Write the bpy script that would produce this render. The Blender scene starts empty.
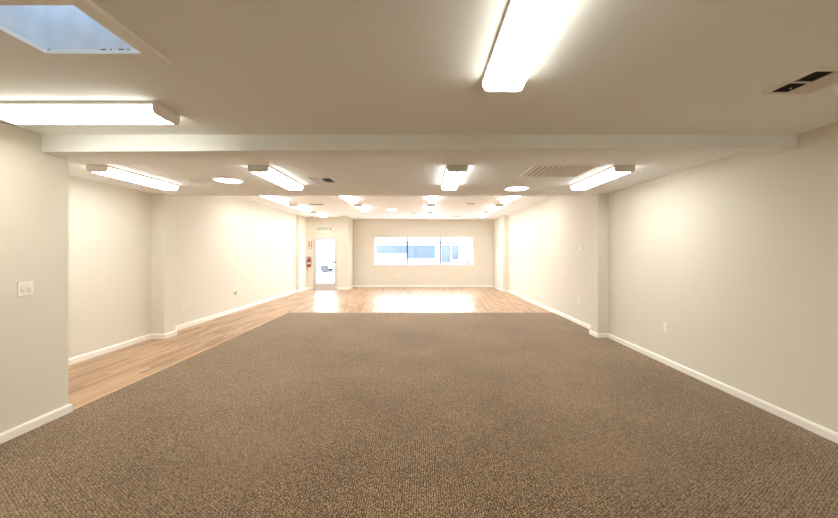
import bpy, bmesh, math, random
from mathutils import Vector, Matrix
random.seed(7)
C = bpy.context.scene.collection
PI = math.pi

# ------------------------------------------------------------------ mesh builder
class MB:
    def __init__(s): s.v = []; s.f = []; s.sm = []
    def add(s, vs, fs, smooth=False):
        o = len(s.v); s.v += [tuple(v) for v in vs]
        for f in fs: s.f.append([i + o for i in f]); s.sm.append(smooth)
        return s
    def box(s, a, b):
        x0, y0, z0 = a; x1, y1, z1 = b
        return s.add([(x0,y0,z0),(x1,y0,z0),(x1,y1,z0),(x0,y1,z0),(x0,y0,z1),(x1,y0,z1),(x1,y1,z1),(x0,y1,z1)],
                     [(0,3,2,1),(4,5,6,7),(0,1,5,4),(1,2,6,5),(2,3,7,6),(3,0,4,7)])
    def bev(s, a, b, r=0.004):
        # box with chamfered edges
        bm = bmesh.new()
        c = [(a[i]+b[i])/2 for i in range(3)]; d = [b[i]-a[i] for i in range(3)]
        bmesh.ops.create_cube(bm, size=1, matrix=Matrix.Translation(c) @ Matrix.Diagonal((*d, 1)))
        bmesh.ops.bevel(bm, geom=bm.edges[:], offset=min(r, min(d)*0.45), segments=2, affect='EDGES', profile=0.6)
        return s.bm(bm)
    def bm(s, bm, smooth=False):
        bm.verts.index_update()
        s.add([v.co[:] for v in bm.verts], [[v.index for v in f.verts] for f in bm.faces], smooth); bm.free(); return s
    def prism(s, prof, axis, t0, t1, smooth=False):
        # profile in the plane across `axis`, counter-clockwise, extruded from t0 to t1
        n = len(prof)
        def P(p, t):
            if axis == 'x': return (t, p[0], p[1])
            if axis == 'y': return (p[0], t, p[1])
            return (p[0], p[1], t)
        vs = [P(p, t0) for p in prof] + [P(p, t1) for p in prof]
        s.add(vs, [(i, (i+1) % n, (i+1) % n + n, i + n) for i in range(n)], smooth)
        s.add(vs, [list(range(n))[::-1], list(range(n, 2*n))])
        return s
    def lathe(s, prof, n=24, c=(0,0,0), axis='z'):
        vs = []; fs = []
        for r, h in prof:
            for k in range(n):
                a = 2*PI*k/n; p = (r*math.cos(a), r*math.sin(a), h)
                if axis == 'y': p = (p[0], p[2], p[1])
                if axis == 'x': p = (p[2], p[0], p[1])
                vs.append((p[0]+c[0], p[1]+c[1], p[2]+c[2]))
        for j in range(len(prof)-1):
            for k in range(n): fs.append((j*n+k, j*n+(k+1) % n, (j+1)*n+(k+1) % n, (j+1)*n+k))
        s.add(vs, fs, True)
        s.add(vs, [list(range(n))[::-1], list(range((len(prof)-1)*n, len(prof)*n))])
        return s
    def tube(s, pts, r, n=10):
        pts = [Vector(p) for p in pts]; vs = []; fs = []
        for i, p in enumerate(pts):
            t = (pts[min(i+1, len(pts)-1)] - pts[max(i-1, 0)]).normalized()
            u = t.orthogonal().normalized() if i == 0 else (u - t*u.dot(t)).normalized()
            w = t.cross(u)
            for k in range(n):
                a = 2*PI*k/n; vs.append(tuple(p + u*r*math.cos(a) + w*r*math.sin(a)))
        for j in range(len(pts)-1):
            for k in range(n): fs.append((j*n+k, j*n+(k+1) % n, (j+1)*n+(k+1) % n, (j+1)*n+k))
        s.add(vs, fs, True)
        s.add(vs, [list(range(n))[::-1], list(range((len(pts)-1)*n, len(pts)*n))])
        return s
    def build(s, name, m, parent=None, loc=None):
        me = bpy.data.meshes.new(name); me.from_pydata(s.v, [], s.f)
        bm = bmesh.new(); bm.from_mesh(me); bmesh.ops.remove_doubles(bm, verts=bm.verts, dist=1e-6)
        bmesh.ops.recalc_face_normals(bm, faces=bm.faces); bm.to_mesh(me); bm.free()
        if len(me.polygons) == len(s.sm):
            for p, q in zip(me.polygons, s.sm): p.use_smooth = q
        me.materials.append(m)
        o = bpy.data.objects.new(name, me); C.objects.link(o)
        if parent: o.parent = parent
        if loc: o.location = loc
        return o

def box(a, b): return MB().box(a, b)

def tag(o, label=None, cat=None, group=None, kind=None):
    if label: o['label'] = label
    if cat: o['category'] = cat
    if group: o['group'] = group
    if kind: o['kind'] = kind
    return o
def struct(mb, name, m, label, cat, loc=None):
    return tag(mb.build(name, m, None, loc), label, cat, None, 'structure')
def thing(name, loc, label, cat, group=None, rz=0, kind=None):
    o = bpy.data.objects.new(name, None); C.objects.link(o); o.empty_display_size = .1
    o.location = loc; o.rotation_euler = (0, 0, rz)
    return tag(o, label, cat, group, kind)
def dup(root, loc, label, rz=None):
    r = root.copy(); C.objects.link(r); r.location = loc; r['label'] = label
    if rz is not None: r.rotation_euler = (0, 0, rz)
    for ch in list(root.children):
        c = ch.copy(); C.objects.link(c); c.parent = r
        for g in list(ch.children):
            d = g.copy(); C.objects.link(d); d.parent = c
    return r

# ------------------------------------------------------------------ materials
def mat(name, col, rough=.6, metal=0, bump=None, spec=.5, vary=None, coat=0):
    m = bpy.data.materials.new(name); m.use_nodes = True
    nt = m.node_tree; b = nt.nodes['Principled BSDF']
    b.inputs['Base Color'].default_value = (*col, 1); b.inputs['Roughness'].default_value = rough
    b.inputs['Metallic'].default_value = metal; b.inputs['Specular IOR Level'].default_value = spec
    b.inputs['Coat Weight'].default_value = coat
    tc = nt.nodes.new('ShaderNodeTexCoord')
    if vary:
        n = nt.nodes.new('ShaderNodeTexNoise'); n.inputs['Scale'].default_value = vary[0]; n.inputs['Detail'].default_value = 3
        nt.links.new(tc.outputs['Object'], n.inputs['Vector'])
        r = nt.nodes.new('ShaderNodeValToRGB')
        r.color_ramp.elements[0].position = .3; r.color_ramp.elements[1].position = .7
        r.color_ramp.elements[0].color = (*[c*(1-vary[1]) for c in col], 1)
        r.color_ramp.elements[1].color = (*[min(1, c*(1+vary[1])) for c in col], 1)
        nt.links.new(n.outputs['Fac'], r.inputs['Fac']); nt.links.new(r.outputs['Color'], b.inputs['Base Color'])
    if bump:
        n = nt.nodes.new('ShaderNodeTexNoise'); n.inputs['Scale'].default_value = bump[0]; n.inputs['Detail'].default_value = 2
        nt.links.new(tc.outputs['Object'], n.inputs['Vector'])
        k = nt.nodes.new('ShaderNodeBump'); k.inputs['Strength'].default_value = bump[1]; k.inputs['Distance'].default_value = .002
        nt.links.new(n.outputs['Fac'], k.inputs['Height']); nt.links.new(k.outputs['Normal'], b.inputs['Normal'])
    return m

def emis(name, col, strength, tubes=False, side=1):
    m = bpy.data.materials.new(name); m.use_nodes = True
    nt = m.node_tree; nt.nodes.clear()
    out = nt.nodes.new('ShaderNodeOutputMaterial'); e = nt.nodes.new('ShaderNodeEmission')
    e.inputs['Color'].default_value = (*col, 1); e.inputs['Strength'].default_value = strength
    if tubes:
        # two lamps behind the lens: the strip between them gives off less
        tc = nt.nodes.new('ShaderNodeTexCoord'); sp = nt.nodes.new('ShaderNodeSeparateXYZ')
        nt.links.new(tc.outputs['Object'], sp.inputs[0])
        ab = nt.nodes.new('ShaderNodeMath'); ab.operation = 'ABSOLUTE'; nt.links.new(sp.outputs['X'], ab.inputs[0])
        mr = nt.nodes.new('ShaderNodeMapRange'); mr.interpolation_type = 'SMOOTHSTEP'
        mr.inputs['From Min'].default_value = 0; mr.inputs['From Max'].default_value = .045
        mr.inputs['To Min'].default_value = strength*.16; mr.inputs['To Max'].default_value = strength*1.12
        nt.links.new(ab.outputs[0], mr.inputs['Value'])
        # the sides of the wraparound lens emit at a strength of their own
        gt = nt.nodes.new('ShaderNodeMath'); gt.operation = 'GREATER_THAN'; gt.inputs[1].default_value = -.0775; nt.links.new(sp.outputs['Z'], gt.inputs[0])
        mx = nt.nodes.new('ShaderNodeMix'); mx.data_type = 'FLOAT'; nt.links.new(gt.outputs[0], mx.inputs[0])
        nt.links.new(mr.outputs[0], mx.inputs[2]); mx.inputs[3].default_value = strength*side
        nt.links.new(mx.outputs[0], e.inputs['Strength'])
    nt.links.new(e.outputs[0], out.inputs['Surface'])
    return m

def glass_mat(name, tint=(1,1,1), refl=.06):
    m = bpy.data.materials.new(name); m.use_nodes = True
    nt = m.node_tree; nt.nodes.clear()
    out = nt.nodes.new('ShaderNodeOutputMaterial'); t = nt.nodes.new('ShaderNodeBsdfTransparent')
    t.inputs['Color'].default_value = (*tint, 1)
    g = nt.nodes.new('ShaderNodeBsdfGlossy'); g.inputs['Roughness'].default_value = .02
    mx = nt.nodes.new('ShaderNodeMixShader'); mx.inputs[0].default_value = refl
    nt.links.new(t.outputs[0], mx.inputs[1]); nt.links.new(g.outputs[0], mx.inputs[2]); nt.links.new(mx.outputs[0], out.inputs['Surface'])
    return m

def carpet_mat():
    m = bpy.data.materials.new('loop_pile_carpet'); m.use_nodes = True
    nt = m.node_tree; L = nt.links; b = nt.nodes['Principled BSDF']
    b.inputs['Roughness'].default_value = .95; b.inputs['Specular IOR Level'].default_value = .12
    b.inputs['Sheen Weight'].default_value = .3; b.inputs['Sheen Roughness'].default_value = .5
    b.inputs['Sheen Tint'].default_value = (1, .93, .84, 1)
    tc = nt.nodes.new('ShaderNodeTexCoord'); sp = nt.nodes.new('ShaderNodeSeparateXYZ')
    nz0 = nt.nodes.new('ShaderNodeTexNoise'); nz0.inputs['Scale'].default_value = 30; L.new(tc.outputs['Object'], nz0.inputs['Vector'])
    vm = nt.nodes.new('ShaderNodeMixRGB'); vm.blend_type = 'LINEAR_LIGHT'; vm.inputs[0].default_value = .008
    L.new(tc.outputs['Object'], vm.inputs[1]); L.new(nz0.outputs['Color'], vm.inputs[2]); L.new(vm.outputs[0], sp.inputs[0])
    def wave(sock, period, phase=None):
        mu = nt.nodes.new('ShaderNodeMath'); mu.operation = 'MULTIPLY'; mu.inputs[1].default_value = 2*PI/period
        L.new(sock, mu.inputs[0]); last = mu.outputs[0]
        if phase:
            ad = nt.nodes.new('ShaderNodeMath'); ad.operation = 'ADD'; L.new(last, ad.inputs[0]); L.new(phase, ad.inputs[1]); last = ad.outputs[0]
        si = nt.nodes.new('ShaderNodeMath'); si.operation = 'SINE'; L.new(last, si.inputs[0]); return si.outputs[0]
    wx = wave(sp.outputs['X'], .0155)
    # alternate rows are offset by half a loop
    fl = nt.nodes.new('ShaderNodeMath'); fl.operation = 'MULTIPLY'; fl.inputs[1].default_value = 1/.0155; L.new(sp.outputs['X'], fl.inputs[0])
    f2 = nt.nodes.new('ShaderNodeMath'); f2.operation = 'FLOOR'; L.new(fl.outputs[0], f2.inputs[0])
    f3 = nt.nodes.new('ShaderNodeMath'); f3.operation = 'MULTIPLY'; f3.inputs[1].default_value = PI; L.new(f2.outputs[0], f3.inputs[0])
    wy = wave(sp.outputs['Y'], .019, f3.outputs[0])
    ad = nt.nodes.new('ShaderNodeMath'); ad.operation = 'ADD'; L.new(wx, ad.inputs[0]); L.new(wy, ad.inputs[1])
    n1 = nt.nodes.new('ShaderNodeTexNoise'); n1.inputs['Scale'].default_value = 85; n1.inputs['Detail'].default_value = 3; ms = nt.nodes.new('ShaderNodeMapping'); ms.inputs['Scale'].default_value = (1.5, .75, 1); L.new(tc.outputs['Object'], ms.inputs['Vector']); L.new(ms.outputs[0], n1.inputs['Vector'])
    n2 = nt.nodes.new('ShaderNodeTexNoise'); n2.inputs['Scale'].default_value = .9; n2.inputs['Detail'].default_value = 4; L.new(tc.outputs['Object'], n2.inputs['Vector'])
    s1 = nt.nodes.new('ShaderNodeMath'); s1.operation = 'MULTIPLY_ADD'; s1.inputs[1].default_value = .13; s1.inputs[2].default_value = .5; L.new(ad.outputs[0], s1.inputs[0])
    s2 = nt.nodes.new('ShaderNodeMath'); s2.operation = 'MULTIPLY_ADD'; s2.inputs[1].default_value = 1.7; s2.inputs[2].default_value = -.85; L.new(n1.outputs['Fac'], s2.inputs[0])
    s3 = nt.nodes.new('ShaderNodeMath'); s3.operation = 'ADD'; L.new(s1.outputs[0], s3.inputs[0]); L.new(s2.outputs[0], s3.inputs[1])
    s4 = nt.nodes.new('ShaderNodeMath'); s4.operation = 'MULTIPLY_ADD'; s4.inputs[1].default_value = .3; s4.inputs[2].default_value = -.15; L.new(n2.outputs['Fac'], s4.inputs[0])
    s5 = nt.nodes.new('ShaderNodeMath'); s5.operation = 'ADD'; L.new(s3.outputs[0], s5.inputs[0]); L.new(s4.outputs[0], s5.inputs[1])
    r = nt.nodes.new('ShaderNodeValToRGB'); e = r.color_ramp.elements
    e[0].position = .2; e[0].color = (.027, .016, .008, 1); e[1].position = .82; e[1].color = (.47, .325, .20, 1)
    k = e.new(.5); k.color = (.148, .092, .048, 1)
    L.new(s5.outputs[0], r.inputs['Fac']); L.new(r.outputs['Color'], b.inputs['Base Color'])
    bp = nt.nodes.new('ShaderNodeBump'); bp.inputs['Strength'].default_value = .5; bp.inputs['Distance'].default_value = .004
    L.new(s3.outputs[0], bp.inputs['Height']); L.new(bp.outputs['Normal'], b.inputs['Normal'])
    return m

def laminate_mat():
    m = bpy.data.materials.new('oak_laminate'); m.use_nodes = True
    nt = m.node_tree; L = nt.links; b = nt.nodes['Principled BSDF']
    tc = nt.nodes.new('ShaderNodeTexCoord'); mp = nt.nodes.new('ShaderNodeMapping')
    mp.inputs['Rotation'].default_value = (0, 0, PI/2); L.new(tc.outputs['Object'], mp.inputs['Vector'])
    br = nt.nodes.new('ShaderNodeTexBrick'); br.offset = .37; br.offset_frequency = 2; br.squash = 1
    br.inputs['Scale'].default_value = 1; br.inputs['Brick Width'].default_value = .62; br.inputs['Row Height'].default_value = .066
    br.inputs['Mortar Size'].default_value = .0012; br.inputs['Mortar Smooth'].default_value = .3; br.inputs['Bias'].default_value = 0
    br.inputs['Color1'].default_value = (.58, .41, .265, 1); br.inputs['Color2'].default_value = (.33, .20, .115, 1)
    br.inputs['Mortar'].default_value = (.27, .15, .075, 1)
    L.new(mp.outputs[0], br.inputs['Vector'])
    m2 = nt.nodes.new('ShaderNodeMapping'); m2.inputs['Scale'].default_value = (28, 1.6, 1); L.new(tc.outputs['Object'], m2.inputs['Vector'])
    n = nt.nodes.new('ShaderNodeTexNoise'); n.inputs['Scale'].default_value = 2.2; n.inputs['Detail'].default_value = 6; L.new(m2.outputs[0], n.inputs['Vector'])
    r = nt.nodes.new('ShaderNodeValToRGB'); r.color_ramp.elements[0].position = .3; r.color_ramp.elements[0].color = (.74, .68, .62, 1)
    r.color_ramp.elements[1].position = .7; r.color_ramp.elements[1].color = (1.1, 1.08, 1.06, 1); L.new(n.outputs['Fac'], r.inputs['Fac'])
    mx = nt.nodes.new('ShaderNodeMixRGB'); mx.blend_type = 'MULTIPLY'; mx.inputs[0].default_value = .8
    L.new(br.outputs['Color'], mx.inputs[1]); L.new(r.outputs['Color'], mx.inputs[2]); L.new(mx.outputs[0], b.inputs['Base Color'])
    b.inputs['Roughness'].default_value = .36; b.inputs['Specular IOR Level'].default_value = .5
    return m

WALLC = (.735, .698, .61)
M = dict(
    wall=mat('cream_wall_paint', WALLC, .75, bump=(180, .12), spec=.3),
    ceil=mat('ceiling_paint', (.92, .935, .93), .85, bump=(120, .15), spec=.2),
    trim=mat('white_semi_gloss_trim', (.91, .89, .83), .4),
    carpet=carpet_mat(), lam=laminate_mat(),
    strip=mat('light_oak_strip', (.60, .39, .22), .35, vary=(14, .12)),
    fix=mat('white_enamel', (.80, .78, .73), .4),
    grille=mat('grille_enamel', (.80, .76, .68), .45),
    duct=mat('duct_shade_dark', (.035, .03, .026), .8),
    lens=emis('ceiling_lamp_lens', (1, .968, .84), 17, True, .36),
    lens_mid=emis('middle_lamp_lens', (1, .985, .93), 21, True, .33),
    lens2=emis('far_lamp_lens', (1, .985, .94), 23, True, .36),
    disk=emis('tube_light_diffuser', (1, .96, .88), 7),
    plate=mat('white_plastic', (.86, .82, .74), .35),
    slot=mat('dark_slot', (.05, .05, .05), .5), grey=mat('grey_plastic', (.36, .35, .33), .5),
    frame=mat('brushed_aluminium', (.62, .62, .63), .38, .7, vary=(40, .05)),
    vinyl=mat('white_vinyl', (.86, .87, .88), .35), glass=glass_mat('clear_glass'),
    red=mat('red_enamel', (.36, .025, .02), .3), black=mat('black_rubber', (.02, .02, .02), .5),
    signred=mat('red_sign', (.62, .10, .07), .45), white=mat('white_print', (.85, .85, .83), .5),
    green=mat('exit_green', (.03, .30, .08), .5),
    well=mat('skylight_well_paint', (.72, .74, .755), .8, vary=(9, .08), bump=(30, .4)),
    dirt=mat('dust_specks', (.10, .09, .08), .9),
    asphalt=mat('asphalt', (.33, .33, .34), .9, bump=(60, .4)), concrete=mat('concrete', (.62, .61, .59), .85, vary=(3, .06)),
    stucco=mat('white_stucco', (.86, .86, .85), .85, bump=(40, .2)), bglass=mat('blue_shop_glass', (.075, .105, .19), .15, spec=.3),
    eave=mat('grey_fascia', (.07, .07, .09), .6),
    carpaint=mat('white_car_paint', (.85, .86, .88), .25, coat=.5), carglass=mat('tinted_car_glass', (.40, .44, .50), .1),
    tyre=mat('tyre', (.06, .06, .07), .8), alloy=mat('alloy', (.6, .62, .66), .3, .8), lampred=mat('tail_lamp', (.5, .03, .03), .3),
    bluetrim=mat('blue_stripe', (.03, .06, .35), .4), steel=mat('grey_steel', (.12, .13, .16), .5, .3),
)

# ------------------------------------------------------------------ dimensions
XL, XN, XR = -4.85, -3.40, 3.36          # far left wall, near left wall, right wall
YN, YB, YS, YD, YW = 3.27, -2.2, 6.35, 14.05, 14.95
ZC, ZF = 2.60, 2.98
T = .15

# ------------------------------------------------------------------ floor
struct(box((XL-T, YB-T, -.15), (XR+T, YW+T, 0)), 'floor', M['lam'], 'oak laminate floor of narrow strips running down the room', 'floor')
struct(box((XN+.002, YB, 0), (XR, 8.64, .009)), 'floor_carpet', M['carpet'], 'brown loop pile carpet covering the middle of the floor', 'carpet')
s = MB()
s.prism([(XN-.042, 0), (XN, 0), (XN, .010), (XN-.03, .008)], 'y', YN+.02, 8.68)
s.prism([(8.642, 0), (8.68, 0), (8.67, .007), (8.642, .010)], 'x', XN, XR-.02)
struct(s, 'trim_1', M['strip'], 'light oak edging strip between the carpet and the laminate', 'edging strip')

# ------------------------------------------------------------------ walls
struct(box((XN-.12, YB, 0), (XN, YN, ZC)), 'wall_left_near', M['wall'], 'cream near left wall with the double light switch', 'wall')
struct(box((XL, YN-.12, 0), (XN-.12, YN, ZC)), 'wall_left_return', M['wall'], 'return wall behind the end of the near left wall', 'wall')
struct(box((XL-T, YN-.12, 0), (XL, YD+T, ZF)), 'wall_left', M['wall'], 'long cream left wall beyond the near wall end', 'wall')
struct(box((XR, YB, 0), (XR+T, YW+T, ZF)), 'wall_right', M['wall'], 'long cream right wall beside the carpet', 'wall')
struct(box((XL-T, YB-T, 0), (XR+T, YB, ZF)), 'wall_rear', M['wall'], 'cream wall behind the viewpoint', 'wall')
struct(box((XL, 13.1, 0), (-4.74, YD, ZF)), 'wall_left_furring', M['wall'], 'shallow thickened wall section at the far left, beside the glass door', 'wall')
struct(box((3.15, 13.2, 0), (XR, YW, ZF)), 'wall_right_furring', M['wall'], 'shallow thickened wall section at the far right corner', 'wall')
# door wall with opening
DX0, DX1, DZ = -4.49, -3.525, 2.145
w = MB().box((XL, YD, 0), (DX0, YD+T, ZF)).box((DX1, YD, 0), (-3.03, YD+T, ZF)).box((DX0, YD, DZ), (DX1, YD+T, ZF))
struct(w, 'wall_door', M['wall'], 'cream end wall around the glass door', 'wall')
struct(box((-3.18, YD+T, 0), (-3.03, YW+T, ZF)), 'wall_door_return', M['wall'], 'short return wall between the door and the window wall', 'wall')
WX0, WX1, WZ0, WZ1 = -2.10, 2.25, .985, 2.215
w = MB().box((-3.03, YW, 0), (WX0, YW+T, ZF)).box((WX1, YW, 0), (XR, YW+T, ZF)).box((WX0, YW, 0), (WX1, YW+T, WZ0)).box((WX0, YW, WZ1), (WX1, YW+T, ZF))
struct(w, 'wall_front', M['wall'], 'cream end wall around the wide street window', 'wall')

# ------------------------------------------------------------------ ceilings (skylight opening in the near one)
SX0, SX1, SY0, SY1 = -2.0, -1.455, 1.42, 1.81
c = MB()
c.box((XL-T, YB-T, ZC), (SX0, YS, ZF+.12)).box((SX1, YB-T, ZC), (XR, YS, ZF+.12))
c.box((SX0, YB-T, ZC), (SX1, SY0, ZF+.12)).box((SX0, SY1, ZC), (SX1, YS, ZF+.12))
struct(c, 'ceiling', M['ceil'], 'lower painted ceiling above the carpet, with the skylight opening', 'ceiling')
struct(box((XL-T, YS, ZF), (XR+T, YW+T, ZF+.12)), 'ceiling_far', M['ceil'], 'higher painted ceiling in front of the street window', 'ceiling')
b = MB(); y0, y1 = 3.04, 3.22
b.add([(XN,y0,2.445),(XR,y0,2.49),(XR,y1,2.49),(XN,y1,2.445),(XN,y0,ZC),(XR,y0,ZC),(XR,y1,ZC),(XN,y1,ZC)],
      [(0,3,2,1),(4,5,6,7),(0,1,5,4),(1,2,6,5),(2,3,7,6),(3,0,4,7)])
struct(b, 'trim_2', M['ceil'], 'shallow painted beam crossing the ceiling from wall to wall', 'beam')
struct(MB().bev((XL, 6.08, 0), (-4.605, YS, ZC), .006), 'wall_left_column', M['wall'], 'square cream column against the left wall', 'column')
struct(MB().bev((3.165, 6.12, 0), (XR, YS+.03, ZC), .006), 'wall_right_column', M['wall'], 'square cream column against the right wall', 'column')

# ------------------------------------------------------------------ baseboards
def bb(pts, side):
    # pts: polyline along the wall foot; room lies to the LEFT of travel
    h, t = .088, .021
    mb = MB()
    n = len(pts)
    off = []
    for i in range(n):
        ds = []
        if i > 0: d = Vector(pts[i]) - Vector(pts[i-1]); ds.append(Vector((-d.y, d.x)).normalized())
        if i < n-1: d = Vector(pts[i+1]) - Vector(pts[i]); ds.append(Vector((-d.y, d.x)).normalized())
        o = ds[0] if len(ds) == 1 else (ds[0]+ds[1]) / (1 + ds[0].dot(ds[1]))
        off.append(o)
    prof = [(0, 0), (t, 0), (t, h*.8), (t*.75, h*.93), (t*.4, h), (0, h)]
    vs = []
    for p, o in zip(pts, off):
        for (q, z) in prof: vs.append((p[0]+o.x*q, p[1]+o.y*q, z))
    k = len(prof); fs = []
    for i in range(n-1):
        for j in range(k): fs.append((i*k+j, i*k+(j+1) % k, (i+1)*k+(j+1) % k, (i+1)*k+j))
    fs += [list(range(k)), list(range((n-1)*k, n*k))]
    mb.add(vs, fs)
    return struct(mb, 'baseboard_' + side, M['trim'], 'white baseboard along the foot of the ' + {
        'left_near': 'near left wall', 'left': 'left alcove wall and its column', 'left_far': 'far left wall up to the glass door', 'right': 'near right wall and its column',
        'right_far': 'far right wall', 'front': 'window wall', 'door': 'end wall right of the glass door'}[side], 'baseboard')
bb([(XN-.1, YN), (XN, YN), (XN, YB)][::1], 'left_near')
bb([(XL, YS+.001), (-4.605, YS+.001), (-4.605, 6.08), (XL, 6.08), (XL, YN)], 'left')
bb([(DX0-.04, YD), (-4.74, YD), (-4.74, 13.1), (XL, 13.1), (XL, YS+.03)], 'left_far')
bb([(XR, YB), (XR, 6.12), (3.165, 6.12), (3.165, YS+.03), (XR-.02, YS+.03)], 'right')
bb([(XR, YS+.06), (XR, 13.2), (3.15, 13.2), (3.15, YW-.023)], 'right_far')
bb([(3.128, YW), (-3.03, YW), (-3.03, YD)], 'front')
bb([(-3.052, YD), (DX1+.04, YD)], 'door')

# ------------------------------------------------------------------ street window
win = thing('window_1', (0, YW, 0), 'wide three pane street window in the far end wall', 'window', kind='structure')
f = MB(); fy0, fy1 = .05, .11; fr = .04
f.box((WX0, fy0, WZ0), (WX1, fy1, WZ0+fr)).box((WX0, fy0, WZ1-fr), (WX1, fy1, WZ1))
f.box((WX0, fy0, WZ0+fr), (WX0+fr, fy1, WZ1-fr)).box((WX1-fr, fy0, WZ0+fr), (WX1, fy1, WZ1-fr))
f.build('window_frame', M['vinyl'], win)
for mx in (-.646, .813):
    box((mx-.03, fy0-.02, WZ0+fr), (mx+.03, fy1-.005, WZ1-fr)).build('mullion', M['steel'], win)
for a, b_ in ((WX0+fr, -.666), (-.626, .793), (.833, WX1-fr)):
    box((a, .078, WZ0+fr), (b_, .084, WZ1-fr)).build('pane', M['glass'], win)
MB().bev((WX0-.03, -.02, WZ0-.028), (WX1+.03, .05, WZ0), .005).build('window_sill', M['vinyl'], win)
box((WX0+.02, .035, WZ1-.045), (WX1-.02, .05, WZ1)).build('top_grey_strip', M['grey'], win)  # grey strip across the top of the window opening
cs = MB(); k = .035
cs.box((WX0-k, -.012, WZ0), (WX0, 0, WZ1+k)).box((WX1, -.012, WZ0), (WX1+k, 0, WZ1+k)).box((WX0, -.012, WZ1), (WX1, 0, WZ1+k))
cs.build('window_casing', M['trim'], win)

# ------------------------------------------------------------------ glass door
door = thing('door_1', ((DX0+DX1)/2, YD, 0), 'aluminium framed glass door to the street at the far left', 'door', kind='structure')
hw = (DX1-DX0)/2
f = MB().box((-hw, .02, 0), (-hw+.045, .12, DZ)).box((hw-.045, .02, 0), (hw, .12, DZ)).box((-hw+.045, .02, DZ-.05), (hw-.045, .12, DZ))
f.build('door_frame', M['frame'], door)
i = hw-.05
l = MB().box((-i, .05, .012), (-i+.05, .095, DZ-.055)).box((i-.05, .05, .012), (i, .095, DZ-.055)).box((-i+.05, .05, DZ-.12), (i-.05, .095, DZ-.055)).box((-i+.05, .05, .012), (i-.05, .095, .27))
leaf = l.build('door_leaf', M['frame'], door)
box((-i+.05, .07, .27), (i-.05, .076, DZ-.12)).build('pane', M['glass'], leaf)
MB().tube([(-i+.06, .055, 1.0), (-i+.06, .015, 1.0), (i-.06, .015, 1.0), (i-.06, .055, 1.0)], .011).build('push_bar', M['frame'], leaf)
MB().box((i-.045, .035, 1.08), (i-.008, .05, 1.17)).build('lock', M['steel'], leaf)
box((-hw, -.01, 0), (hw, .12, .011)).build('threshold', M['frame'], door)

# ------------------------------------------------------------------ skylight
sky = thing('window_2', (0, 0, ZC), 'square skylight with a deep pale blue shaft in the near ceiling', 'skylight', kind='structure')
ZT = .95
w = MB(); q = .02
w.box((SX0, SY0, .022), (SX0+q*.3, SY1, ZT)).box((SX1-q*.3, SY0, .022), (SX1, SY1, ZT)).box((SX0+q*.3, SY0, .022), (SX1-q*.3, SY0+q*.3, ZT)).box((SX0+q*.3, SY1-q*.3, .022), (SX1-q*.3, SY1, ZT))
# shaft walls above the roof
w.box((SX0-.05, SY0-.05, ZF+.12-ZC), (SX0, SY1+.05, ZT)).box((SX1, SY0-.05, ZF+.12-ZC), (SX1+.05, SY1+.05, ZT))
w.box((SX0, SY0-.05, ZF+.12-ZC), (SX1, SY0, ZT)).box((SX0, SY1, ZF+.12-ZC), (SX1, SY1+.05, ZT))
w.build('skylight_shaft', M['well'], sky)
cs = MB(); e = .075
cs.bev((SX1, SY0-e, -.022), (SX1+e, SY1+e*.95, 0), .004).bev((SX0-e*.2, SY0-e, -.022), (SX1, SY0, 0), .004)
cs.build('skylight_casing', M['trim'], sky)
lp = MB().box((SX0, SY1-.012, 0), (SX1, SY1, .022)).box((SX0, SY0, 0), (SX0+.012, SY1-.012, .022)).box((SX1-.012, SY0, 0), (SX1, SY1-.012, .022)).box((SX0+.012, SY0, 0), (SX1-.012, SY0+.012, .022))
lip = lp.build('skylight_lip', M['trim'], sky)
d = MB()
for (px, wd) in ((SX0+.02, .012), (SX0+.30, .03), (SX0+.35, .01), (SX0+.395, .03), (SX0+.44, .012)):
    d.box((px, SY1-.0125, .018), (px+wd, SY1-.0115, .024))
d.build('dust_specks', M['dirt'], sky)
dm = MB(); n = 8
vs = []; fs = []
for j in range(n+1):
    for i2 in range(n+1):
        u, v_ = i2/n*2-1, j/n*2-1
        vs.append(((SX0+SX1)/2 + u*((SX1-SX0)/2+.05), (SY0+SY1)/2 + v_*((SY1-SY0)/2+.05), ZT + .12*(1-u*u)*(1-v_*v_)))
for j in range(n):
    for i2 in range(n): fs.append((j*(n+1)+i2, j*(n+1)+i2+1, (j+1)*(n+1)+i2+1, (j+1)*(n+1)+i2))
dm.add(vs, fs, True); dm.build('skylight_dome', glass_mat('acrylic_dome', (.62, .66, .68), .08), sky)

# ------------------------------------------------------------------ linear ceiling lights
def make_light(name, loc, label, group, lens, rz=0):
    r = thing(name, loc, label, 'ceiling light', group, rz)
    Lh, w2 = .61, .125
    h = MB().prism([(-w2, 0), (-w2, -.022), (-w2+.004, -.022), (-w2+.004, -.004), (w2-.004, -.004), (w2-.004, -.022), (w2, -.022), (w2, 0)], 'y', -Lh+.012, Lh-.012)
    h.build('housing', M['fix'], r)
    prof = [(-w2+.006, -.008), (-w2+.006, -.045), (-w2+.009, -.058), (-w2+.022, -.076), (-w2+.04, -.081), (w2-.04, -.081), (w2-.022, -.076), (w2-.009, -.058), (w2-.006, -.045), (w2-.006, -.008)]
    MB().prism(prof, 'y', -Lh+.013, Lh-.013).build('lens', lens, r)
    cp = [(-w2-.002, 0), (-w2-.002, -.05), (-w2+.014, -.078), (-w2+.035, -.084), (w2-.035, -.084), (w2-.014, -.078), (w2+.002, -.05), (w2+.002, 0)]
    for y_ in (-Lh, Lh-.012): MB().prism(cp, 'y', y_, y_+.012).build('end_cap', M['fix'], r)
    return r
GN = 'long ceiling lights of the near ceiling'; GM = 'ceiling lights in the row behind the beam'; GF = 'ceiling lights of the far ceiling'
p = make_light('ceiling_light', (.49, 1.45, ZC), 'long white ceiling light pointing at the viewer, largest of all the lights', GN, M['lens'])
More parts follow.
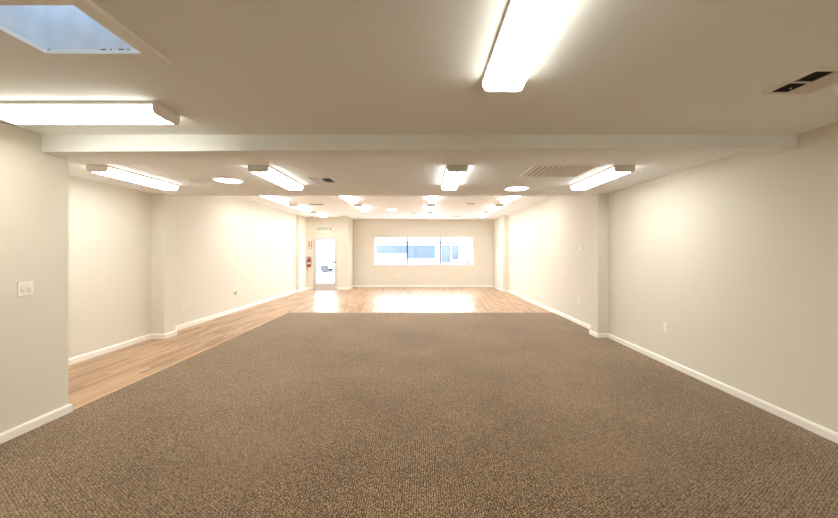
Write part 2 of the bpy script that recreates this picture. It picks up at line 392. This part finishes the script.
dup(p, (-2.475, 2.49, ZC), 'long white ceiling light lying crosswise between the skylight and the beam', PI/2)
dup(p, (-.3, -1.0, ZC), 'added unseen ceiling light behind the viewpoint, on the left')  # this and the next: unseen lights added to brighten the near room
dup(p, (2.0, -1.0, ZC), 'added unseen ceiling light behind the viewpoint, on the right')
p = make_light('ceiling_light', (-3.93, 4.715, ZC), 'white ceiling light close to the left wall, first of the row behind the beam', GM, M['lens_mid'])
dup(p, (-1.98, 4.715, ZC), 'white ceiling light between a round light and a small white vent, behind the beam')
dup(p, (.425, 4.715, ZC), 'white ceiling light mid-ceiling behind the beam, left of the large return grille')
dup(p, (2.45, 4.715, ZC), 'white ceiling light by the right wall, beside the large return grille')
rows = [(8.8, 'nearest'), (10.75, 'middle'), (12.65, 'farthest')]
cols = [(-3.82, 'column beside the left wall', (0,1,2)), (-1.90, 'column left of the small round light', (0,1)),
        (.28, 'column above the street window', (0,1,2)), (2.30, 'column beside the right wall', (0,1,2))]
p = None
for x, cl, rr in cols:
    for k in rr:
        nm = rows[k][1] if len(rr) == 3 else ('nearer', 'farther')[k]
        lb = f'white far ceiling light, {nm} in the {cl}'
        if p is None: p = make_light('ceiling_light', (x, rows[k][0], ZF), lb, GF, M['lens2'])
        else: dup(p, (x, rows[k][0], ZF), lb)

# ------------------------------------------------------------------ round lights
def make_round(loc, label, r0=.205):
    r = thing('round_ceiling_light', loc, label, 'round light', 'round ceiling lights')
    MB().lathe([(r0+.004, 0), (r0+.004, -.006), (r0-.006, -.016), (r0-.022, -.016), (r0-.022, 0)], 40).build('trim_ring', M['fix'], r)
    MB().lathe([(r0-.023, -.004), (r0-.03, -.014), (r0*.6, -.022), (r0*.25, -.026), (.004, -.027)], 40).build('diffuser', M['disk'], r)
    return r
make_round((-2.82, 4.95, ZC), 'round glowing ceiling light between the two left lights behind the beam')
make_round((1.555, 5.58, ZC), 'round glowing ceiling light beyond the large return grille')
make_round((-1.01, 11.4, ZF), 'small round glowing ceiling light far away, above the window\'s left end', .19)

# ------------------------------------------------------------------ vents
def vent(loc, sx, sy, label, dark=True, nv=8, split=False, group='small ceiling vents', mt=None):
    mt = mt or M['grille']
    r = thing('ceiling_vent', loc, label, 'vent', group)
    b_ = .028
    fr = MB()
    fr.prism([(-sx/2, 0), (-sx/2+.006, -.012), (-sx/2+b_, -.012), (-sx/2+b_, 0)], 'y', -sy/2, sy/2)
    fr.prism([(sx/2, 0), (sx/2-.006, -.012), (sx/2-b_, -.012), (sx/2-b_, 0)], 'y', -sy/2, sy/2)
    fr.prism([(-sy/2, 0), (-sy/2+.006, -.012), (-sy/2+b_, -.012), (-sy/2+b_, 0)], 'x', -sx/2+b_, sx/2-b_)
    fr.prism([(sy/2, 0), (sy/2-.006, -.012), (sy/2-b_, -.012), (sy/2-b_, 0)], 'x', -sx/2+b_, sx/2-b_)
    fr.build('vent_frame', mt, r)
    box((-sx/2+b_, -sy/2+b_, -.002), (sx/2-b_, sy/2-b_, -.0005)).build('duct_shade_sheet', M['duct'], r)  # flat dark sheet in place of the shade inside the duct
    return r, sx/2-b_, sy/2-b_
# near right register: two dark quarters towards the viewer, the vanes of the other half turned to face them
r, hx, hy = vent((2.395, 2.085, ZC), .315, .315, 'square ceiling vent with two dark panels near the right wall, nearest vent')
v = MB()
v.box((-hx, -.008, -.012), (hx, .008, -.002))
for k in range(7):
    x0 = .004 + k*hx/7; v.prism([(x0, -.003), (x0+.002, -.003), (x0+.019, -.016), (x0+.017, -.017)], 'y', -hy, hy)
v.box((-.004, -hy, -.012), (.004, hy, -.002))
v.build('vanes', M['grille'], r)
v = MB()
for k in range(8):
    x0 = -hx + .006 + k*(hx-.012)/8; v.box((x0, -hy, -.010), (x0+.0012, -.008, -.003)); v.box((x0, .008, -.010), (x0+.0012, hy, -.003))
v.build('dark_vanes', M['duct'], r)  # vanes coloured as dark as the duct shade behind them
MB().lathe([(.005, -.014), (.006, -.006)], 10, (-.05, hy*.6, 0)).build('screw', M['fix'], r)
# small register left of centre
r, hx, hy = vent((-1.44, 4.93, ZC), .34, .36, 'small white ceiling vent with curved vanes beside the second light behind the beam', mt=M['fix'])
v = MB()
for k in range(5):
    x0 = .01 + k*hx/5
    v.prism([(x0, -.003), (x0+.008, -.006), (x0+.016, -.012), (x0+.022, -.022), (x0+.020, -.022), (x0+.013, -.014), (x0+.006, -.009), (x0, -.005)], 'y', -hy, hy)
for k in range(4):
    x0 = -.012 - k*hx/4
    v.prism([(x0, -.003), (x0, -.005), (x0-.008, -.009), (x0-.015, -.018), (x0-.017, -.018), (x0-.010, -.007)], 'y', -hy, hy)
v.box((-.006, -hy, -.014), (.006, hy, -.002))
v.build('vanes', M['fix'], r)
for (x, y, sx, sy, lb) in ((-3.15, 10.2, .46, .26, 'dark ceiling vent of the far ceiling near its left lights'), (1.43, 10.0, .27, .27, 'dark vent of the far ceiling near its right lights, nearer of two'),
                       (-.32, 12.5, .26, .2, 'dark little ceiling vent of the far ceiling just left of the middle lights'), (1.38, 13.5, .28, .22, 'dark ceiling vent of the far ceiling close above the window, right of middle'),
                       (-3.1, 13.5, .4, .2, 'grey ceiling vent of the far ceiling above the door\'s right side')):
    r, hx, hy = vent((x, y, ZF), sx, sy, lb)
    v = MB()
    for k in range(5):
        yy = -hy + (k+.5)*2*hy/5; v.prism([(yy-.004, -.003), (yy-.002, -.003), (yy+.012, -.012), (yy+.010, -.012)], 'x', -hx, hx)
    v.build('vanes', M['grey'], r)
# large return grille
g = thing('return_grille', (1.745, 4.395, ZC), 'large white louvred return air grille beyond the beam, beside the right light', 'grille')
sx, sy, b_ = .80, .62, .03
fr = MB()
for a, b2 in (((-sx/2, -sy/2), (-sx/2+b_, sy/2)), ((sx/2-b_, -sy/2), (sx/2, sy/2)), ((-sx/2+b_, -sy/2), (sx/2-b_, -sy/2+b_)), ((-sx/2+b_, sy/2-b_), (sx/2-b_, sy/2))):
    fr.bev((a[0], a[1], -.014), (b2[0], b2[1], 0), .004)
fr.build('grille_frame', mat('bright_white_enamel', (.92, .91, .88), .4), g)
v = MB(); n = 11
for k in range(n):
    x0 = -sx/2+b_ + (k+.5)*(sx-2*b_)/n
    v.prism([(x0-.016, -.003), (x0-.014, -.003), (x0+.022, -.016), (x0+.020, -.017)], 'y', -sy/2+b_, sy/2-b_)
v.build('louvres', mat('louvre_enamel', (.86, .84, .78), .45), g)
box((-sx/2+b_, -sy/2+b_, -.002), (sx/2-b_, sy/2-b_, -.0005)).build('gap_shade_backing', mat('gap_shade_grey', (.10, .09, .075), .9), g)  # dark sheet stands in for shade in the gaps between the louvres

# ------------------------------------------------------------------ wall plates.  local x along wall, y away from the wall (towards -y), z up
def on_wall(side, y, z):
    return {'L': ((XL, y, z), PI/2), 'N': ((XN, y, z), PI/2), 'R': ((XR, y, z), -PI/2), 'F': ((y, YW, z), 0)}[side]
loc, rz = on_wall('N', 2.913, 1.235)
sw = thing('light_switch', loc, 'white double light switch on the near left wall', 'light switch', None, rz)
MB().bev((-.058, -.007, -.06), (.058, 0, .06), .004).build('switch_plate', M['plate'], sw)
for sx_ in (-.023, .023):
    MB().prism([(-.007, -.034), (-.011, .0), (-.007, .034)][::-1], 'x', sx_-.016, sx_+.016).build('rocker', mat('rocker_white', (.74, .70, .63), .35), sw)
def outlet(side, y, z, label, face=None, w=.036):
    loc, rz = on_wall(side, y, z)
    o = thing('wall_outlet', loc, label, 'outlet', 'wall outlets', rz)
    MB().bev((-w, -.006, -.058), (w, 0, .058), .003).build('outlet_plate', M['plate'], o)
    for zz in (-.02, .02):
        s_ = MB().bev((-.017, -.009, zz-.014), (.017, -.006, zz+.014), .003).build('socket', face or M['plate'], o)
        MB().box((-.008, -.0095, zz-.002), (-.006, -.009, zz+.008)).box((.006, -.0095, zz-.002), (.008, -.009, zz+.008)).lathe([(.003, -.0095), (.003, -.009)], 10, (0, 0, zz-.008), 'y').build('slots', M['slot'] if not face else face, s_)
    return o
outlet('R', 4.68, .515, 'white wall outlet on the near right wall, in front of the column', w=.042)
outlet('R', 7.26, .50, 'white wall outlet on the right wall, just beyond the column and under the thermostat')
outlet('R', 9.68, .46, 'white wall outlet far along the right wall, beside the laminate')
outlet('L', 6.90, .47, 'white wall outlet on the left wall, first beyond the column')
o = outlet('L', 8.81, .48, 'white wall outlet with a grey plug halfway along the left wall')
pl = MB().bev((-.022, -.04, .0), (.016, -.0095, .034), .006).bev((-.03, -.034, -.036), (.004, -.0095, -.004), .006)
pl.build('plug', M['grey'], o)
outlet('L', 10.7, .48, 'white wall outlet farthest along the left wall')
outlet('F', -1.07, .49, 'white wall outlet low on the end wall below the street window')
loc, rz = on_wall('R', 7.14, 1.65)
t = thing('thermostat', loc, 'small white thermostat on the right wall beyond the column', 'thermostat', None, rz)
MB().bev((-.06, -.008, -.065), (.06, 0, .065), .004).build('wall_plate', M['plate'], t)
MB().bev((-.05, -.03, -.055), (.05, -.008, .055), .008).build('cover', M['plate'], t)
MB().box((-.032, -.0312, .008), (.032, -.03, .04)).build('display', mat('lcd_grey', (.45, .48, .42), .3), t)

# ------------------------------------------------------------------ exit sign
ex = thing('exit_sign', (-4.0, YD, 2.50), 'white and green lit exit sign with two lamp heads above the glass door', 'exit sign')
MB().bev((-.165, -.05, -.105), (.165, 0, .115), .008).build('housing', M['plate'], ex)
fc = bpy.data.curves.new('exit_letters', 'FONT'); fc.body = 'EXIT'; fc.size = .175; fc.align_x = 'CENTER'; fc.align_y = 'CENTER'; fc.extrude = .002; fc.offset = .004
tmp = bpy.data.objects.new('tmp', fc); C.objects.link(tmp)
me = bpy.data.meshes.new_from_object(tmp.evaluated_get(bpy.context.evaluated_depsgraph_get())); bpy.data.objects.remove(tmp)
me.transform(Matrix.Translation((0, -.052, .005)) @ Matrix.Rotation(PI/2, 4, 'X')); me.materials.clear(); me.materials.append(M['green'])
lo = bpy.data.objects.new('exit_letters', me); C.objects.link(lo); lo.parent = ex; lo['label'] = 'green EXIT lettering'
MB().bev((-.15, -.045, -.15), (.15, 0, -.107), .006).build('battery_case', M['plate'], ex)
for s_ in (-1, 1):
    hd = MB().lathe([(.025, 0), (.05, -.03), (.058, -.065), (.058, -.07)], 20, (s_*.245, -.02, .0), 'y').build('lamp_head', M['plate'], ex)
    MB().lathe([(.05, -.0705), (.045, -.075), (.02, -.078)], 20, (s_*.245, -.02, .0), 'y').build('lamp_lens', mat('lamp_glass', (.4, .4, .38), .15), hd)
    MB().tube([(s_*.14, -.025, -.12), (s_*.19, -.03, -.09), (s_*.225, -.03, -.03)], .014).build('lamp_arm', M['plate'], ex)

# ------------------------------------------------------------------ fire extinguisher and its sign
fe = thing('fire_extinguisher', (-4.64, YD-.085, .93), 'red fire extinguisher hanging on the wall left of the glass door', 'fire extinguisher')
MB().lathe([(.038, 0), (.052, .008), (.056, .03), (.056, .27), (.051, .305), (.034, .335), (.02, .35), (.018, .365)], 24).build('cylinder', M['red'], fe)
MB().lathe([(.0568, .12), (.0568, .19)], 24).build('paper_label', M['white'], fe)
MB().bev((-.02, -.02, .365), (.02, .02, .395), .004).bev((-.012, -.075, .395), (.012, .03, .405), .003).bev((-.012, -.07, .425), (.012, .03, .435), .003).bev((-.012, .018, .395), (.012, .03, .43), .003).build('valve_handle', M['black'], fe)
MB().tube([(.02, 0, .38), (.06, -.01, .37), (.085, -.02, .31), (.085, -.02, .2), (.08, -.02, .1)], .010).tube([(.08, -.02, .1), (.078, -.02, .04)], .014).build('hose', M['black'], fe)
MB().lathe([(.014, 0), (.014, -.012)], 16, (-.024, -.018, .38), 'y').build('pressure_gauge', M['white'], fe)
MB().box((-.02, .054, .05), (.02, .085, .36)).box((-.012, .02, .355), (.012, .085, .362)).build('wall_bracket', M['steel'], fe)
sg = thing('extinguisher_sign', (-4.61, YD, 1.83), 'red and white fire extinguisher sign above the red extinguisher', 'sign')
MB().bev((-.075, -.004, -.16), (.075, 0, .16), .002).build('sign_panel', M['signred'], sg)
pg = MB().box((-.025, -.0055, -.06), (.02, -.004, .05)).box((-.01, -.0055, .05), (.005, -.004, .08)).box((-.02, -.0055, .08), (.035, -.004, .095)).box((.03, -.0055, .0), (.04, -.004, .09))
pg.box((-.06, -.0055, -.13), (.06, -.004, -.085)).box((-.06, -.0055, .115), (.06, -.004, .14))
pg.build('pictogram', M['white'], sg)

# ------------------------------------------------------------------ outdoors
struct(box((-40, YW+T, -.25), (40, 21, -.04)), 'floor_sidewalk', M['concrete'], 'pale concrete sidewalk outside the window', 'sidewalk')
struct(box((-60, 21, -.4), (60, 60, -.05)), 'floor_street', M['asphalt'], 'sunlit grey street outside the window', 'street')
bd = thing('shop_building', (0, 41, 0), 'low white building with blue shop windows across the street', 'building')
box((-24, 0, -.04), (18, 8, 6.0)).build('wall', M['stucco'], bd)
def bwin(x0, x1, z0, z1, ns, blinds=0):
    fm = MB().box((x0-.08, -.08, z0-.08), (x1+.08, -.02, z0)).box((x0-.08, -.08, z1), (x1+.08, -.02, z1+.08)).box((x0-.08, -.08, z0), (x0, -.02, z1)).box((x1, -.08, z0), (x1+.08, -.02, z1))
    for k in range(1, ns):
        xm = x0 + (x1-x0)*k/ns; fm.box((xm-.025, -.08, z0), (xm+.025, -.02, z1))
    w_ = fm.build('window', M['eave'], bd)
    box((x0, -.05, z0), (x1, -.01, z1)).build('pane', M['bglass'], w_)
Z = lambda y: 1.55 - (y-252)*41/340
X = lambda x: (x-422)*41/340
bwin(X(376.6), X(406.5), Z(253), Z(246), 4)
bwin(X(408), X(415), Z(257.5), Z(246), 1)
bwin(X(416.5), X(434.5), Z(257.5), Z(246), 3)
bwin(X(442), X(450), Z(261.5), Z(246), 1)
bwin(X(452.5), X(458), Z(259), Z(246), 1)
bwin(X(306), X(316), Z(252), Z(246), 2)
MB().box((-24, -.35, Z(243)), (X(459), -.002, Z(241.8))).build('fascia', M['eave'], bd)
MB().box((-24.2, -.5, 5.9), (18.2, 8.2, 6.15)).build('roof', M['eave'], bd)

def car(loc, label, rz, L=4.5, H=1.42, stripe=False):
    r = thing('parked_car', loc, label, 'car', 'cars parked on the street', rz)
    h = L/2
    prof = [(-h, .35), (-h+.05, .28), (h-.05, .28), (h, .4), (h-.03, .62), (h-.35, .78), (h-1.15, .90), (-h+.75, .95), (-h+.06, .88), (-h-.0, .6)]
    bm = bmesh.new(); m0 = MB().prism(prof, 'y', -.86, .86)
    bd_ = m0.build('body', M['carpaint'], r)
    md = bd_.modifiers.new('bevel', 'BEVEL'); md.width = .07; md.segments = 3; md.limit_method = 'ANGLE'; bm.free()
    cab = [(h-1.2, .88), (h-1.95, H-.04), (h-2.15, H), (-h+1.15, H-.02), (-h+.95, H-.06), (-h+.45, .92)]
    MB().prism(cab, 'y', -.72, .72).build('roof', M['carpaint'], r)
    for s_ in (-1, 1):
        a = [(h-1.42, .93), (h-1.98, H-.10), (-h+1.95, H-.09), (-h+1.95, .95)]; b3 = [(-h+1.86, .95), (-h+1.86, H-.09), (-h+1.18, H-.12), (-h+.80, .97)]
        for q_ in (a, b3): MB().prism(q_, 'y', s_*.715, s_*.73).build('side_window', M['carglass'], r)
    for wx in (-h+.85, h-.9):
        for s_ in (-1, 1):
            yb, yf = s_*.70, s_*.885
            wl = MB().lathe([(.22, yb), (.31, yb), (.335, yb+s_*.03), (.335, yf-s_*.03), (.31, yf), (.22, yf)], 28, (wx, 0, .335), 'y').build('wheel', M['tyre'], r)
            MB().lathe([(.215, yf-s_*.02), (.20, yf-s_*.005), (.12, yf-s_*.03), (.05, yf-s_*.01), (.02, yf)], 20, (wx, 0, .335), 'y').build('hub_cap', M['alloy'], wl)
    for y_ in (-.8, .5): MB().box((-h-.02, y_, .62), (-h+.1, y_+.3, .78)).build('tail_lamp', M['lampred'], r)
    if stripe: MB().box((-h+1.1, -.875, .72), (h-1.1, -.858, .86)).build('stripe', M['bluetrim'], r)
    return r
car((-6.35, 27.9, -.05), 'white parked car with a blue side stripe seen through the glass door', 0, stripe=True)
car((-3.75, 25.4, -.05), 'white parked car seen low in the left part of the street window', 0, H=1.36)
car((5.75, 34, -.05), 'white parked car seen in the right pane of the street window', 0, L=4.2, H=1.55)
pm = thing('parking_meter', (2.86, 20, -.04), 'dark grey parking meter on a post at the window\'s right edge', 'parking meter')
MB().lathe([(.09, 0), (.09, .015), (.035, .02), (.03, .95)], 16).build('post', M['steel'], pm)
MB().prism([(-.10, .95), (.10, .95), (.11, 1.25), (.08, 1.38), (0, 1.43), (-.08, 1.38), (-.11, 1.25)], 'y', -.06, .06).build('meter_head', M['steel'], pm)
MB().box((-.06, -.063, 1.2), (.06, -.06, 1.32)).build('meter_window', M['carglass'], pm)

# ------------------------------------------------------------------ sky
wd = bpy.data.worlds.new('sky'); bpy.context.scene.world = wd; wd.use_nodes = True
nt = wd.node_tree; bg = nt.nodes['Background']
tc = nt.nodes.new('ShaderNodeTexCoord'); sp = nt.nodes.new('ShaderNodeSeparateXYZ'); rp = nt.nodes.new('ShaderNodeValToRGB')
nt.links.new(tc.outputs['Generated'], sp.inputs[0]); nt.links.new(sp.outputs['Z'], rp.inputs['Fac'])
e = rp.color_ramp.elements; e[0].position = 0; e[0].color = (1, 1, 1, 1); e[1].position = .9; e[1].color = (.60, .76, 1, 1)
k = e.new(.3); k.color = (.80, .90, 1, 1)
nt.links.new(rp.outputs['Color'], bg.inputs['Color']); bg.inputs['Strength'].default_value = 8.5

# ------------------------------------------------------------------ camera
cd = bpy.data.cameras.new('camera'); cam = bpy.data.objects.new('camera', cd); C.objects.link(cam)
cd.sensor_fit = 'HORIZONTAL'; cd.sensor_width = 36; cd.lens = 340/838*36
cd.shift_x = -3/838; cd.shift_y = -7/838; cd.clip_start = .05; cd.clip_end = 200
cam.location = (0, 0, 1.55); cam.rotation_euler = (PI/2, 0, 0)
sc = bpy.context.scene; sc.camera = cam
sc.view_settings.view_transform = 'Standard'; sc.view_settings.look = 'None'
sc.view_settings.gamma = 1; sc.view_settings.use_curve_mapping = False; sc.view_settings.exposure = .6
try:
    sc.cycles.max_bounces = 14; sc.cycles.diffuse_bounces = 8; sc.cycles.glossy_bounces = 4; sc.cycles.transparent_max_bounces = 12
    sc.cycles.use_denoising = True; sc.cycles.sample_clamp_indirect = 10
except Exception: pass
